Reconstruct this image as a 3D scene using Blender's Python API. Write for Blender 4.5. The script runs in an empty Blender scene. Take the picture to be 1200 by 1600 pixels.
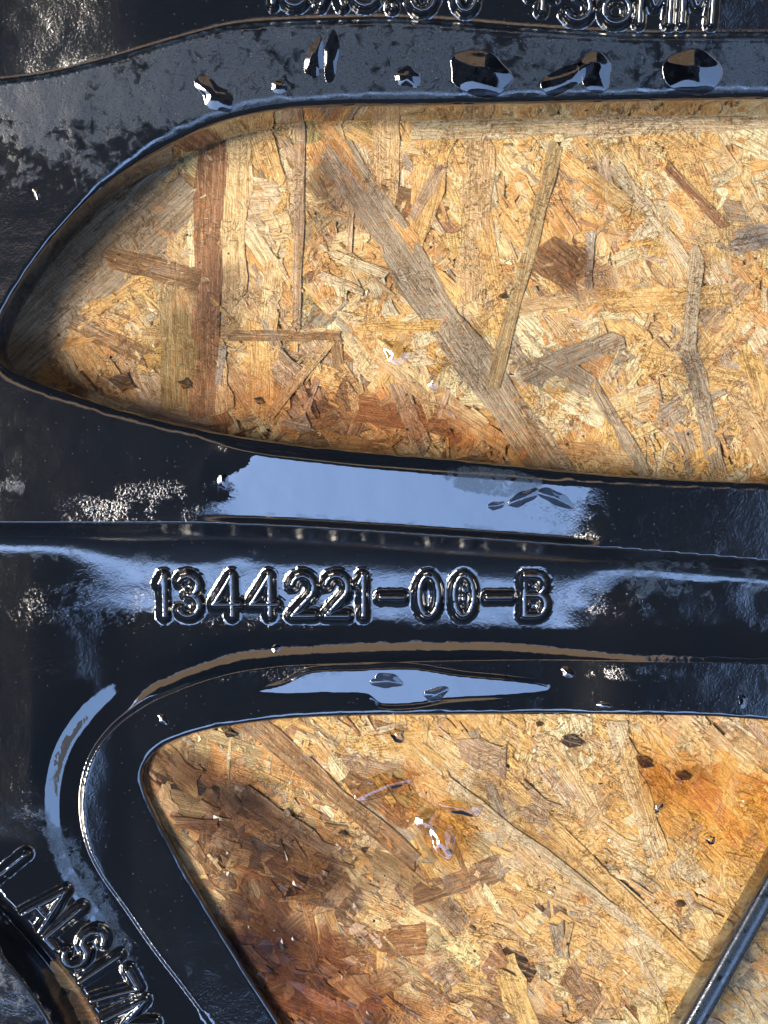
import bpy, math, random
import numpy as np
from mathutils import Vector

# ------------------------------------------------------------------ units
K = 1e-4            # one photograph pixel on the wheel face = 0.1 mm
D = 2500.0          # camera height above the wheel face, same unit
ZB = -164.0         # top of the strand board
rng = np.random.default_rng(7)
random.seed(7)

scene = bpy.context.scene
# ------------------------------------------------------------------ camera
cam_d = bpy.data.cameras.new('camera')
cam = bpy.data.objects.new('camera', cam_d)
scene.collection.objects.link(cam)
cam.location = (0, 0, D * K)
cam_d.sensor_fit = 'VERTICAL'
cam_d.sensor_height = 36.0
cam_d.sensor_width = 27.0
cam_d.lens = 36.0 * D / 1600.0
cam_d.clip_start = 0.005
cam_d.clip_end = 200.0
scene.camera = cam
# ------------------------------------------------------------------ world, sun, exposure
SUN = Vector((-0.77, -0.20, 1.0)).normalized()
elev = math.asin(SUN.z)
azim = math.atan2(SUN.x, SUN.y)
world = bpy.data.worlds.new('World')
scene.world = world
world.use_nodes = True
wn = world.node_tree
sky = wn.nodes.new('ShaderNodeTexSky')
sky.sky_type = 'NISHITA'
sky.sun_disc = False
sky.sun_elevation = elev
sky.sun_rotation = azim
sky.dust_density = 0.4
sky.ozone_density = 1.6
sky.air_density = 1.0
wn.nodes['Background'].inputs['Strength'].default_value = 0.15
wn.links.new(sky.outputs['Color'], wn.nodes['Background'].inputs['Color'])
sun_d = bpy.data.lights.new('sun', 'SUN')
sun_d.energy = 1.45
sun_d.angle = math.radians(27)
sun_d.color = (1.0, 0.88, 0.70)
sun = bpy.data.objects.new('sun', sun_d)
sun.rotation_euler = SUN.to_track_quat('Z', 'Y').to_euler()
sun.location = (-1, -1, 2)
scene.collection.objects.link(sun)
scene.view_settings.view_transform = 'Standard'
scene.view_settings.look = 'None'
scene.view_settings.exposure = 3.2
scene.view_settings.gamma = 1.0

COL = scene.collection

# ------------------------------------------------------------------ helpers
def W(x, y, z=0.0):
    """photograph pixel on the wheel face -> metres"""
    return ((x - 600.0) * K, (800.0 - y) * K, z * K)
def WB(x, y, z=ZB):
    f = (D - z) / D
    return ((x - 600.0) * K * f, (800.0 - y) * K * f, z * K)

def at_depth(pts, z):
    """outline points read off the photograph -> wheel coordinates at depth z (a number or a function of y)"""
    out = []
    for (x, y) in pts:
        zz = z(x, y) if callable(z) else z
        f = (D - zz)/D
        out.append((600 + (x-600)*f, 800 + (y-800)*f))
    return out
def tag(o, label=None, cat=None, group=None, kind=None):
    if label: o['label'] = label
    if cat: o['category'] = cat
    if group: o['group'] = group
    if kind: o['kind'] = kind
    return o
def empty(name, loc):
    o = bpy.data.objects.new(name, None)
    o.empty_display_size = 0.005
    o.location = loc
    COL.objects.link(o)
    return o
def mesh_obj(name, verts, faces, mat, parent=None, loc=(0, 0, 0), smooth=True, uv=None, col=None, attrs=None, normals=None, soak_shade=None):
    """verts (N,3) metres; faces (M,3|4) int array or list of lists"""
    me = bpy.data.meshes.new(name)
    verts = np.asarray(verts, dtype=np.float32)
    if isinstance(faces, np.ndarray):
        n, k = faces.shape
        me.vertices.add(len(verts)); me.vertices.foreach_set('co', verts.ravel())
        me.loops.add(n * k); me.loops.foreach_set('vertex_index', faces.ravel().astype(np.int32))
        me.polygons.add(n)
        me.polygons.foreach_set('loop_start', np.arange(0, n * k, k, dtype=np.int32))
        me.update(calc_edges=True)
    else:
        me.from_pydata([tuple(map(float, v)) for v in verts], [], faces)
        me.update()
    me.polygons.foreach_set('use_smooth', np.full(len(me.polygons), bool(smooth), dtype=bool))
    li = None
    if uv is not None:
        li = np.empty(len(me.loops), dtype=np.int32); me.loops.foreach_get('vertex_index', li)
        l = me.uv_layers.new(name='UVMap')
        l.data.foreach_set('uv', np.asarray(uv, dtype=np.float32)[li].ravel())
    if col is not None:
        a = me.attributes.new('tint', 'FLOAT_COLOR', 'POINT')
        c = np.ones((len(verts), 4), dtype=np.float32); c[:, :3] = col
        a.data.foreach_set('color', c.ravel())
    if soak_shade is not None:
        a = me.attributes.new('soak_shade', 'FLOAT_COLOR', 'POINT')
        c = np.ones((len(verts), 4), dtype=np.float32); c[:, :3] = soak_shade
        a.data.foreach_set('color', c.ravel())
    for k_, v_ in (attrs or {}).items():
        a = me.attributes.new(k_, 'FLOAT', 'POINT')
        a.data.foreach_set('value', np.asarray(v_, dtype=np.float32))
    if mat: me.materials.append(mat)
    if normals is not None:
        me.normals_split_custom_set_from_vertices(np.asarray(normals, dtype=np.float32).tolist())
    me.update()
    o = bpy.data.objects.new(name, me)
    COL.objects.link(o)
    o.location = loc
    if parent: 
        o.parent = parent
    return o

def sstep(a, b, x):
    t = np.clip((x - a) / (b - a), 0, 1)
    return t * t * (3 - 2 * t)

def catmull(pts, closed=False, step=4.0):
    P = [np.array(p, dtype=float) for p in pts]
    n = len(P); out = []
    rngi = range(n) if closed else range(n - 1)
    for i in rngi:
        if closed:
            p0, p1, p2, p3 = P[(i-1) % n], P[i], P[(i+1) % n], P[(i+2) % n]
        else:
            p1, p2 = P[i], P[i+1]
            p0 = P[i-1] if i > 0 else 2*p1 - p2
            p3 = P[i+2] if i + 2 < n else 2*p2 - p1
        # centripetal
        d1 = max(np.linalg.norm(p1-p0), 1e-6)**.5; d2 = max(np.linalg.norm(p2-p1), 1e-6)**.5; d3 = max(np.linalg.norm(p3-p2), 1e-6)**.5
        m1 = (p1-p0)/d1 - (p2-p0)/(d1+d2) + (p2-p1)/d2; m1 = m1*d2
        m2 = (p2-p1)/d2 - (p3-p1)/(d2+d3) + (p3-p2)/d3; m2 = m2*d2
        L = np.linalg.norm(p2-p1); k = max(2, int(L/step))
        for j in range(k):
            t = j / k
            out.append((2*t**3-3*t**2+1)*p1 + (t**3-2*t**2+t)*m1 + (-2*t**3+3*t**2)*p2 + (t**3-t**2)*m2)
    if not closed: out.append(P[-1])
    return np.array(out)

def dist_poly(x, y, pts, closed=False):
    d2 = np.full(x.shape, 1e12)
    n = len(pts)
    for i in range(n if closed else n - 1):
        ax, ay = pts[i]; bx, by = pts[(i+1) % n]
        vx, vy = bx-ax, by-ay
        L = vx*vx + vy*vy
        if L < 1e-12: continue
        t = np.clip(((x-ax)*vx + (y-ay)*vy) / L, 0, 1)
        dx = x-ax-t*vx; dy = y-ay-t*vy
        np.minimum(d2, dx*dx + dy*dy, out=d2)
    return np.sqrt(d2)
def inside(x, y, pts):
    r = np.zeros(x.shape, dtype=bool)
    n = len(pts)
    for i in range(n):
        x1, y1 = pts[i]; x2, y2 = pts[(i+1) % n]
        if y1 == y2: continue
        c = ((y1 > y) != (y2 > y)) & (x < (x2-x1)*(y-y1)/(y2-y1) + x1)
        r ^= c
    return r
def simplify(p, k=3):
    return p[::k]

def vnoise(x, y, scale, seed=0):
    """smooth value noise -1..1"""
    xs, ys = x/scale, y/scale
    xi = np.floor(xs).astype(np.int64); yi = np.floor(ys).astype(np.int64)
    fx = xs-xi; fy = ys-yi
    fx = fx*fx*(3-2*fx); fy = fy*fy*(3-2*fy)
    def h(a, b):
        v = (a*374761393 + b*668265263 + seed*974634777) & 0xFFFFFFFF
        v = ((v ^ (v >> 13)) * 1274126177) & 0xFFFFFFFF
        return ((v ^ (v >> 16)) & 0xFFFF) / 32767.5 - 1
    return (h(xi, yi)*(1-fx) + h(xi+1, yi)*fx)*(1-fy) + (h(xi, yi+1)*(1-fx) + h(xi+1, yi+1)*fx)*fy

# ------------------------------------------------------------------ material helpers
class NT:
    def __init__(s, name):
        s.m = bpy.data.materials.new(name); s.m.use_nodes = True
        s.t = s.m.node_tree; s.t.nodes.clear()
        s.out = s.n('ShaderNodeOutputMaterial')
    def n(s, typ, **kw):
        nd = s.t.nodes.new(typ)
        for k, v in kw.items(): setattr(nd, k, v)
        return nd
    def l(s, a, b): s.t.links.new(a, b)
    def put(s, sock, v):
        if isinstance(v, bpy.types.NodeSocket): s.l(v, sock)
        elif v is not None: sock.default_value = v
    def math(s, op, a, b=None, c=None, clamp=False):
        nd = s.n('ShaderNodeMath', operation=op, use_clamp=clamp)
        s.put(nd.inputs[0], a)
        if b is not None: s.put(nd.inputs[1], b)
        if c is not None: s.put(nd.inputs[2], c)
        return nd.outputs[0]
    def mix(s, f, a, b, blend='MIX'):
        nd = s.n('ShaderNodeMix', data_type='RGBA', blend_type=blend)
        s.put(nd.inputs[0], f); s.put(nd.inputs[6], a); s.put(nd.inputs[7], b)
        return nd.outputs[2]
    def noise(s, vec, scale, detail=3, rough=0.55, dist=0.0):
        nd = s.n('ShaderNodeTexNoise')
        s.l(vec, nd.inputs['Vector'])
        nd.inputs['Scale'].default_value = scale; nd.inputs['Detail'].default_value = detail
        nd.inputs['Roughness'].default_value = rough; nd.inputs['Distortion'].default_value = dist
        return nd.outputs['Fac']
    def ramp(s, f, lo, hi, a=0.0, b=1.0):
        nd = s.n('ShaderNodeMapRange', interpolation_type='SMOOTHSTEP')
        s.put(nd.inputs[0], f)
        for i, v in enumerate((lo, hi, a, b)): nd.inputs[i+1].default_value = v
        return nd.outputs[0]
    def attr(s, name, out='Fac'):
        nd = s.n('ShaderNodeAttribute'); nd.attribute_name = name
        return nd.outputs[out]
    def pos(s, sx=1.0, sy=1.0, sz=1.0):
        """position in photograph-pixel units"""
        g = s.n('ShaderNodeNewGeometry')
        m = s.n('ShaderNodeVectorMath', operation='MULTIPLY')
        s.l(g.outputs['Position'], m.inputs[0]); m.inputs[1].default_value = (sx/K, sy/K, sz/K)
        return m.outputs[0]
    def bump(s, h, dist, strength=1.0, normal=None):
        nd = s.n('ShaderNodeBump'); s.put(nd.inputs['Strength'], strength); nd.inputs['Distance'].default_value = dist
        s.l(h, nd.inputs['Height'])
        if normal is not None: s.l(normal, nd.inputs['Normal'])
        return nd.outputs[0]
    def principled(s, **kw):
        b = s.n('ShaderNodeBsdfPrincipled')
        for k, v in kw.items(): s.put(b.inputs[k.replace('_', ' ')], v)
        return b

# black wheel paint: gloss with orange peel, beads of fine spray, dried water marks
def paint_material():
    t = NT('black_wheel_paint')
    p = t.pos()
    dust = t.attr('dust'); calm = t.attr('calm'); spray = t.attr('spray')
    # dried scaly marks
    n1 = t.noise(p, 0.06, 8, 0.66, 0.6)
    n2 = t.noise(p, 0.010, 4, 0.6, 0.5)
    f = t.math('ADD', t.math('MULTIPLY', n1, 0.6), t.math('MULTIPLY', n2, 0.4))
    thr = t.math('SUBTRACT', 0.86, t.math('MULTIPLY', dust, 0.46))
    dm = t.math('MULTIPLY', t.math('SUBTRACT', f, thr), 12.0, clamp=True)
    dm = t.math('MULTIPLY', dm, t.ramp(dust, 0.02, 0.2))
    fine = t.noise(p, 0.35, 3, 0.7)
    dmf = t.math('MULTIPLY', dm, t.ramp(fine, 0.3, 0.6, 0.45, 1.0))
    # mica / lint specks
    vor = t.n('ShaderNodeTexVoronoi', feature='F1'); t.l(p, vor.inputs['Vector']); vor.inputs['Scale'].default_value = 0.16
    vc = t.n('ShaderNodeSeparateColor'); t.l(vor.outputs['Color'], vc.inputs[0])
    sp = t.math('MULTIPLY', t.math('LESS_THAN', vor.outputs['Distance'], t.math('MULTIPLY', vc.outputs[0], 0.13)), t.math('GREATER_THAN', vc.outputs[1], 0.40))
    sp = t.math('MULTIPLY', sp, t.math('SUBTRACT', 1.0, calm))
    base = t.mix(t.noise(p, 0.006, 3), (0.002, 0.0045, 0.009, 1), (0.006, 0.007, 0.010, 1))
    base = t.mix(dmf, base, (0.019, 0.029, 0.046, 1))
    base = t.mix(t.math('MULTIPLY', sp, 0.6), base, (0.15, 0.16, 0.18, 1))
    # relief
    peel = t.noise(p, 0.05, 2, 0.5)
    grit = t.noise(p, 0.28, 3, 0.65)
    bead = t.noise(p, 0.24, 4, 0.65, 0.8)
    beadr = t.math('MULTIPLY', t.ramp(bead, 0.40, 0.78), t.ramp(t.noise(p, 0.03, 4, 0.6), 0.40, 0.55))
    nc = t.math('SUBTRACT', 1.0, calm)
    h = t.math('ADD', t.math('MULTIPLY', peel, 0.35), t.math('MULTIPLY', t.math('MULTIPLY', grit, nc), 0.20))
    h = t.math('ADD', h, t.math('MULTIPLY', t.math('MULTIPLY', beadr, spray), 0.15))
    h = t.math('ADD', h, t.math('MULTIPLY', dm, 0.04))
    bmp = t.bump(h, 1.0*K, 1.0)
    rough = 0.6
    crough = t.math('ADD', t.math('ADD', 0.03, t.math('MULTIPLY', nc, 0.06)), t.math('MULTIPLY', dm, 0.11))
    b = t.principled(Base_Color=base, Roughness=rough, Specular_IOR_Level=0.0, Coat_Weight=t.math('SUBTRACT', 1.0, t.math('MULTIPLY', dm, 0.55)), Coat_Roughness=crough, Coat_IOR=2.15, Normal=bmp, Coat_Normal=bmp)
    t.l(b.outputs[0], t.out.inputs[0])
    return t.m

def wood_material():
    t = NT('wet_wood_strand')
    tint = t.attr('tint', 'Color')
    uvn = t.n('ShaderNodeUVMap'); uvn.uv_map = 'UVMap'
    def mp(sx, sy):
        m = t.n('ShaderNodeVectorMath', operation='MULTIPLY'); t.l(uvn.outputs[0], m.inputs[0]); m.inputs[1].default_value = (sx, sy, 1)
        return m.outputs[0]
    p = t.pos()
    g1 = t.noise(mp(0.012, 0.22), 1.0, 5, 0.65, 1.2)
    g2 = t.noise(mp(0.04, 0.7), 1.0, 3, 0.6, 0.6)
    cr = t.noise(p, 0.035, 7, 0.68, 3.0)
    big = t.noise(p, 0.012, 4, 0.6, 1.0)
    dk = t.mix(1.0, tint, (0.36, 0.26, 0.18, 1), 'MULTIPLY')
    lt = t.mix(0.5, tint, (0.92, 0.76, 0.46, 1))
    c = t.mix(t.ramp(g1, 0.56, 0.36), tint, dk)
    c = t.mix(t.ramp(g1, 0.52, 0.68, 0, 0.8), c, lt)
    c = t.mix(t.ramp(g2, 0.60, 0.36, 0, 0.32), c, dk)
    c = t.mix(t.ramp(cr, 0.55, 0.64, 0, 0.72), c, (0.52, 0.19, 0.035, 1))      # resin
    c = t.mix(t.ramp(cr, 0.40, 0.30, 0, 0.65), c, (0.84, 0.66, 0.38, 1))
    c = t.mix(t.ramp(big, 0.58, 0.70, 0, 0.5), c, (0.22, 0.20, 0.18, 1))       # grey weathering
    # torn, resin-soaked surface running across the strand edges
    wv = t.n('ShaderNodeTexNoise'); t.l(p, wv.inputs['Vector']); wv.inputs['Scale'].default_value = 0.018; wv.inputs['Detail'].default_value = 8
    wv.inputs['Roughness'].default_value = 0.66; wv.inputs['Distortion'].default_value = 2.0
    rp = t.n('ShaderNodeValToRGB'); t.l(wv.outputs['Fac'], rp.inputs[0])
    el = rp.color_ramp.elements; el[0].position = 0.30; el[0].color = (0.24, 0.20, 0.17, 1); el[1].position = 0.72; el[1].color = (0.42, 0.34, 0.27, 1)
    for ps_, cl in ((0.38, (0.62, 0.38, 0.14, 1)), (0.45, (0.82, 0.62, 0.34, 1)), (0.50, (0.66, 0.36, 0.11, 1)), (0.55, (0.92, 0.78, 0.46, 1)), (0.61, (0.52, 0.22, 0.06, 1)), (0.66, (0.70, 0.48, 0.22, 1))):
        e_ = el.new(ps_); e_.color = cl
    tl_ = t.n('ShaderNodeSeparateColor'); t.l(tint, tl_.inputs[0])
    c = t.mix(t.math('MULTIPLY', t.ramp(tl_.outputs[0], 0.10, 0.60, 0.0, 1.0), 0.38), c, rp.outputs[0])
    # hairline splits
    cn = t.noise(p, 0.028, 5, 0.62, 2.6)
    crack = t.ramp(t.math('ABSOLUTE', t.math('SUBTRACT', cn, 0.5)), 0.004, 0.016, 1.0, 0.0)
    crack = t.math('MULTIPLY', crack, t.ramp(t.noise(p, 0.015, 2), 0.42, 0.58))
    c = t.mix(t.math('MULTIPLY', crack, 0.85), c, (0.17, 0.085, 0.025, 1))
    sp = t.noise(p, 0.09, 2, 0.5)
    c = t.mix(t.ramp(sp, 0.72, 0.76), c, (0.05, 0.03, 0.02, 1))
    c = t.mix(1.0, c, t.attr('soak_shade', 'Color'), 'MULTIPLY')
    h = t.math('ADD', t.math('MULTIPLY', g1, 0.8), t.math('ADD', t.math('MULTIPLY', g2, 0.5), t.math('MULTIPLY', cr, 1.4)))
    h = t.math('SUBTRACT', h, t.math('MULTIPLY', crack, 0.35))
    bmp = t.bump(h, 7.0*K, 1.0)
    wet = t.noise(p, 0.02, 3, 0.5)
    rough = t.ramp(wet, 0.35, 0.65, 0.28, 0.6)
    b = t.principled(Base_Color=c, Roughness=rough, IOR=1.45, Coat_Weight=t.ramp(wet, 0.6, 0.4, 0.15, 0.8), Coat_Roughness=0.2, Normal=bmp)
    t.l(b.outputs[0], t.out.inputs[0])
    return t.m

def water_material(name, tint, ior=1.6):
    t = NT(name)
    fr = t.n('ShaderNodeFresnel'); fr.inputs['IOR'].default_value = ior
    tr = t.n('ShaderNodeBsdfTransparent'); tr.inputs[0].default_value = (*tint, 1)
    gl = t.n('ShaderNodeBsdfGlossy'); gl.inputs['Roughness'].default_value = 0.05
    gl.inputs[0].default_value = (1, 1, 1, 1)
    mx = t.n('ShaderNodeMixShader')
    t.l(fr.outputs[0], mx.inputs[0]); t.l(tr.outputs[0], mx.inputs[1]); t.l(gl.outputs[0], mx.inputs[2])
    t.l(mx.outputs[0], t.out.inputs[0])
    return t.m
def plain(name, colr, rough=0.7):
    t = NT(name)
    p = t.pos(0.001, 0.001, 0.001)
    n = t.noise(p, 1.5, 4)
    c = t.mix(n, tuple(x*0.8 for x in colr)+(1,), tuple(x*1.15 for x in colr)+(1,))
    b = t.principled(Base_Color=c, Roughness=rough)
    t.l(b.outputs[0], t.out.inputs[0])
    return t.m
def translucent(name, colr):
    t = NT(name)
    d = t.n('ShaderNodeBsdfDiffuse'); tl = t.n('ShaderNodeBsdfTranslucent'); mx = t.n('ShaderNodeMixShader')
    mx.inputs[0].default_value = 0.75
    for x in (d, tl): x.inputs['Color'].default_value = (*colr, 1)
    t.l(d.outputs[0], mx.inputs[1]); t.l(tl.outputs[0], mx.inputs[2]); t.l(mx.outputs[0], t.out.inputs[0])
    return t.m

PAINT = paint_material()
WOOD = wood_material()
BEAD = water_material('water_bead_on_paint', (0.42, 0.42, 0.44), 1.8)
POOL = water_material('clear_water', (0.90, 0.84, 0.70), 1.75)

# ------------------------------------------------------------------ ground, plus unseen panels added to shape what the paint mirrors
def box(name, lo, hi, mat, parent=None):
    x0, y0, z0 = lo; x1, y1, z1 = hi
    v = [(x0,y0,z0),(x1,y0,z0),(x1,y1,z0),(x0,y1,z0),(x0,y0,z1),(x1,y0,z1),(x1,y1,z1),(x0,y1,z1)]
    f = [[0,3,2,1],[4,5,6,7],[0,1,5,4],[1,2,6,5],[2,3,7,6],[3,0,4,7]]
    return mesh_obj(name, v, f, mat, parent, smooth=False)
DARK = plain('dark_blocker', (0.018, 0.018, 0.019))
BEIGE = translucent('beige_reflection', (0.62, 0.50, 0.35))
GROUND = plain('ground_gravel', (0.10, 0.095, 0.085))
tag(box('ground', (-30, -30, -0.9), (30, 30, -0.75), GROUND), kind='structure')
H = 2.0
tag(box('sky_blocker', (-0.98, -0.93, H), (0.72, 0.24, H+0.03), DARK), kind='structure')  # added out of view: blocks the sky overhead so the paint mirrors dark
tag(box('tan_reflection_panel', (-1.6, 0.25, H), (0.46, 0.80, H+0.004), BEIGE), kind='structure')  # added out of view: translucent panel giving the paint its tan reflection
tag(box('sky_blocker_side', (0.47, 0.25, H), (1.6, 0.80, H+0.03), DARK), kind='structure')  # added blockers beside and behind the tan panel
tag(box('sky_blocker_rear', (-1.6, 0.81, H), (1.6, 4.9, H+0.03), DARK), kind='structure')
R_ = 5.0; HW = 5.9  # ring of added blockers hiding the low sky from the paint
tag(box('low_sky_blocker', (-R_-.2, -R_-.2, -0.75), (R_+.2, -R_, HW), DARK), kind='structure')
tag(box('low_sky_blocker', (-R_-.2, R_, -0.75), (R_+.2, R_+.2, HW), DARK), kind='structure')
tag(box('low_sky_blocker', (-R_-.2, -R_, -0.75), (-R_, R_, HW), DARK), kind='structure')
tag(box('low_sky_blocker', (R_, -R_, -0.75), (R_+.2, R_, HW), DARK), kind='structure')

# ------------------------------------------------------------------ wheel outlines (photograph pixels)
OP1 = catmull(at_depth([(-6,545),(2,505),(40,432),(95,360),(150,303),(205,262),(270,224),(340,193),(420,174),(520,166),(680,164),(900,160),(1100,156),(1200,155),(1330,160),
               (1450,210),(1500,400),(1480,650),(1400,745),(1300,757),(1200,754),(1050,748),(900,737),(700,717),(560,705),(420,689),(300,668),(200,643),(110,615),(45,592),(8,573)], lambda x, y: float(np.interp(y, [150, 300, 500, 700], [-3, -25, -41, -51]))), True, 5)
OP2 = catmull(at_depth([(221,1210),(228,1190),(250,1168),(300,1147),(360,1134),(440,1124),(540,1119),(680,1117),(850,1116),(1050,1117),(1150,1121),(1260,1135),(1370,1180),(1450,1290),(1490,1450),
               (1480,1640),(1400,1800),(1200,1880),(900,1890),(700,1860),(590,1800),(520,1722),(470,1650),(432,1592),(385,1520),(330,1430),(280,1345),(240,1270),(225,1235)], -134), True, 5)
CRE = catmull(at_depth([(1700,1034),(1500,1034),(1200,1036),(1000,1034),(800,1032),(600,1035),(500,1038),(420,1043),(350,1055),(280,1078),(220,1106),(175,1140),(145,1180),(131,1225),(129,1270),(138,1320),(158,1365),(195,1420),(240,1485),(290,1550),(330,1605),(400,1710),(470,1800),(560,1880),(700,2000)], -124), False, 6)
CREP = np.vstack([CRE, [(2000,CRE[-1][1])], [(2000,CRE[0][1])]])
RX = np.array([-400,0,150,300,450,600,750,850,1000,1200,1600.]); RY = 800 + (np.array([812,818,818,817,823,832,842,849,860,876,905.])-800)*1.023
TX = np.array([-400,-100,0,60,120,200,300,350,400,500,600,700,800,900,1000,1200,1600.]); TY = np.array([150,142,134,128,116,96,68,56,50,46,44,48,56,63,67,66,60.])
HUBC = (-496.0, 1948.0); HUBR = 617.0
def smooth_interp(x, X, Y):
    # catmull-like smoothing by averaging a few shifted linear interpolations
    r = 0
    for o, w in ((-40,.12),(-20,.22),(0,.32),(20,.22),(40,.12)): r = r + w*np.interp(x+o, X, Y)
    return r
# face slope integrated over y
_ys = np.arange(-500, 1000, 1.0)
_sl = np.interp(_ys, [-500, 0, 60, 160, 300, 480, 640, 700, 1000], [0.10, 0.14, 0.20, 0.20, 0.10, 0.03, 0.06, 0.12, 0.12])
_zi = -np.cumsum(_sl); _zi -= np.interp(60, _ys, _zi) - 27.0
BUMPS = []      # local patches of water lying on the paint: (polygon, slope_x, slope_y, lift, soft)

def zface(x, y):
    z = np.interp(y, _ys, _zi)
    # the spoke face under the big sheet of water leans harder to the camera's foot
    edge = 322 + 24*sstep(745, 690, y) + 4*np.sin(y/11.0)
    M = sstep(edge-34, edge+62, x) * (1 - sstep(900, 985, x + 0.25*(y-760)))
    yc = 762
    Rr = smooth_interp(x, RX, RY)
    ob = 800 + (np.interp(x, [250, 300, 420, 560, 700, 900, 1050], [658, 668, 689, 705, 717, 737, 748])-800)*1.03
    g = sstep(ob+11, ob+27, y)*sstep(Rr-1, Rr-14, y)
    return z - 0.155*M*g*(y-yc)
POLYS = {
 'pool_main': [(395,1080),(440,1066),(480,1047),(560,1042),(640,1040),(720,1052),(800,1060),(850,1068),(862,1075),(845,1085),(780,1092),(700,1097),(640,1106),(590,1104),(575,1090),(520,1085),(440,1088)],
}
def zbase(x, y):
    x = np.asarray(x, dtype=float); y = np.asarray(y, dtype=float)
    R = smooth_interp(x, RX, RY); T = smooth_interp(x, TX, TY)
    dR = y - R
    z = zface(x, np.minimum(y, R))
    # text floor above the top crease
    dU = np.clip(T - y, 0, None)
    deep = 1 + 0.5*sstep(250, 0, x)
    z = z - np.where(dU > 0, deep*(26*(1-np.exp(-dU/5.5))) - 0.10*dU, 0)
    # long groove below the ridge
    d = np.clip(dR, 0, None)
    dd = np.minimum(d, 172)
    drop = (0.205*dd - 0.205*np.clip(dd-136, 0, 36)**2/72.0)*(0.15+0.85*sstep(20, 190, x))*(1-0.85*sstep(860, 1030, x)) + 60.0*(1-np.exp(-d/(22.5-8*sstep(250, 50, x)-11*sstep(880, 1000, x))))
    far = sstep(950, 1150, x)
    z = z - drop
    dC = dist_poly(x, y, CRE)
    ins = inside(x, y, CREP)
    dCo = np.where(ins, 0, dC)
    legw = sstep(230, 150, x - 0.45*np.clip(y-1250, 0, None))
    zr = (1-legw)*(11.0-8.0*sstep(700, 1050, x))*np.exp(-dCo/16.0) + legw*11.0*np.clip(1-dCo/5.5, 0, 1)**1.4
    z = z + np.where(dR > 0, zr*sstep(0, 60, dR), 0)
    # small bead along the crease
    z = z + np.where(dR > 20, 0.4*np.exp(-(dC/3.0)**2), 0)
    # left leg: the floor falls towards the fillet
    leg = sstep(260, 150, x - 0.45*np.clip(y-1250, 0, None)) * sstep(960, 1200, y) * (1 - 0.70*sstep(1240, 1360, y))
    v = np.clip(dCo-38, 0, 22)
    z = z + leg*0.32*v*np.where(dR > 0, 1, 0)
    # rim face round the lower window leans a little outwards
    di = np.where(ins, dC, 0)
    z = z - 0.035*np.minimum(di, 90)*sstep(1400, 1200, y)
    # hub
    rh = np.hypot(x-HUBC[0], y-HUBC[1])
    z = z - 42*sstep(705, 678, rh) + 75*sstep(668, 640, rh)
    # gentle unevenness of the casting
    z = z + 0.5*vnoise(x, y, 90, 3) + 0.22*vnoise(x, y, 31, 5)
    z = z + np.where((dR > 40) & (~ins), 0.6*vnoise(x*0.6, y, 24, 6)*sstep(20, 50, dC)*sstep(120, 220, x)*sstep(1015, 985, y), 0)
    # sheet of water on the lower rim face
    for name, ty in (('pool_main', 0.17),):
        P = POOLP[name]
        bb = (x > P[:,0].min()-20) & (x < P[:,0].max()+20) & (y > P[:,1].min()-20) & (y < P[:,1].max()+20)
        if bb.any():
            xx = x[bb]; yy = y[bb]
            s = dist_poly(xx, yy, P, True); s = np.where(inside(xx, yy, P), s, -s)
            m = sstep(-3, 5, s)
            zz = m*(-ty*(yy-1088) + 1.5)
            z = z.copy(); z[bb] = z[bb] + zz
    return z
POOLP = {k: catmull(at_depth(v, -126), True, 8) for k, v in POLYS.items()}
def lip(s, x, y):
    w = 7.5 + 13*sstep(330, 210, y) + 10*sstep(540, 600, y)*sstep(900, 800, y)
    w = w*(1 + 0.18*vnoise(x, y, 23, 21))
    s = s + np.where(s > 0.5, 0.7*vnoise(x, y, 12, 22), 0)
    t = np.clip((w - s)/w, 0, 1)
    return -0.75*w*(1-np.sqrt(np.clip(1-t*t, 0, 1)))

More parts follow.
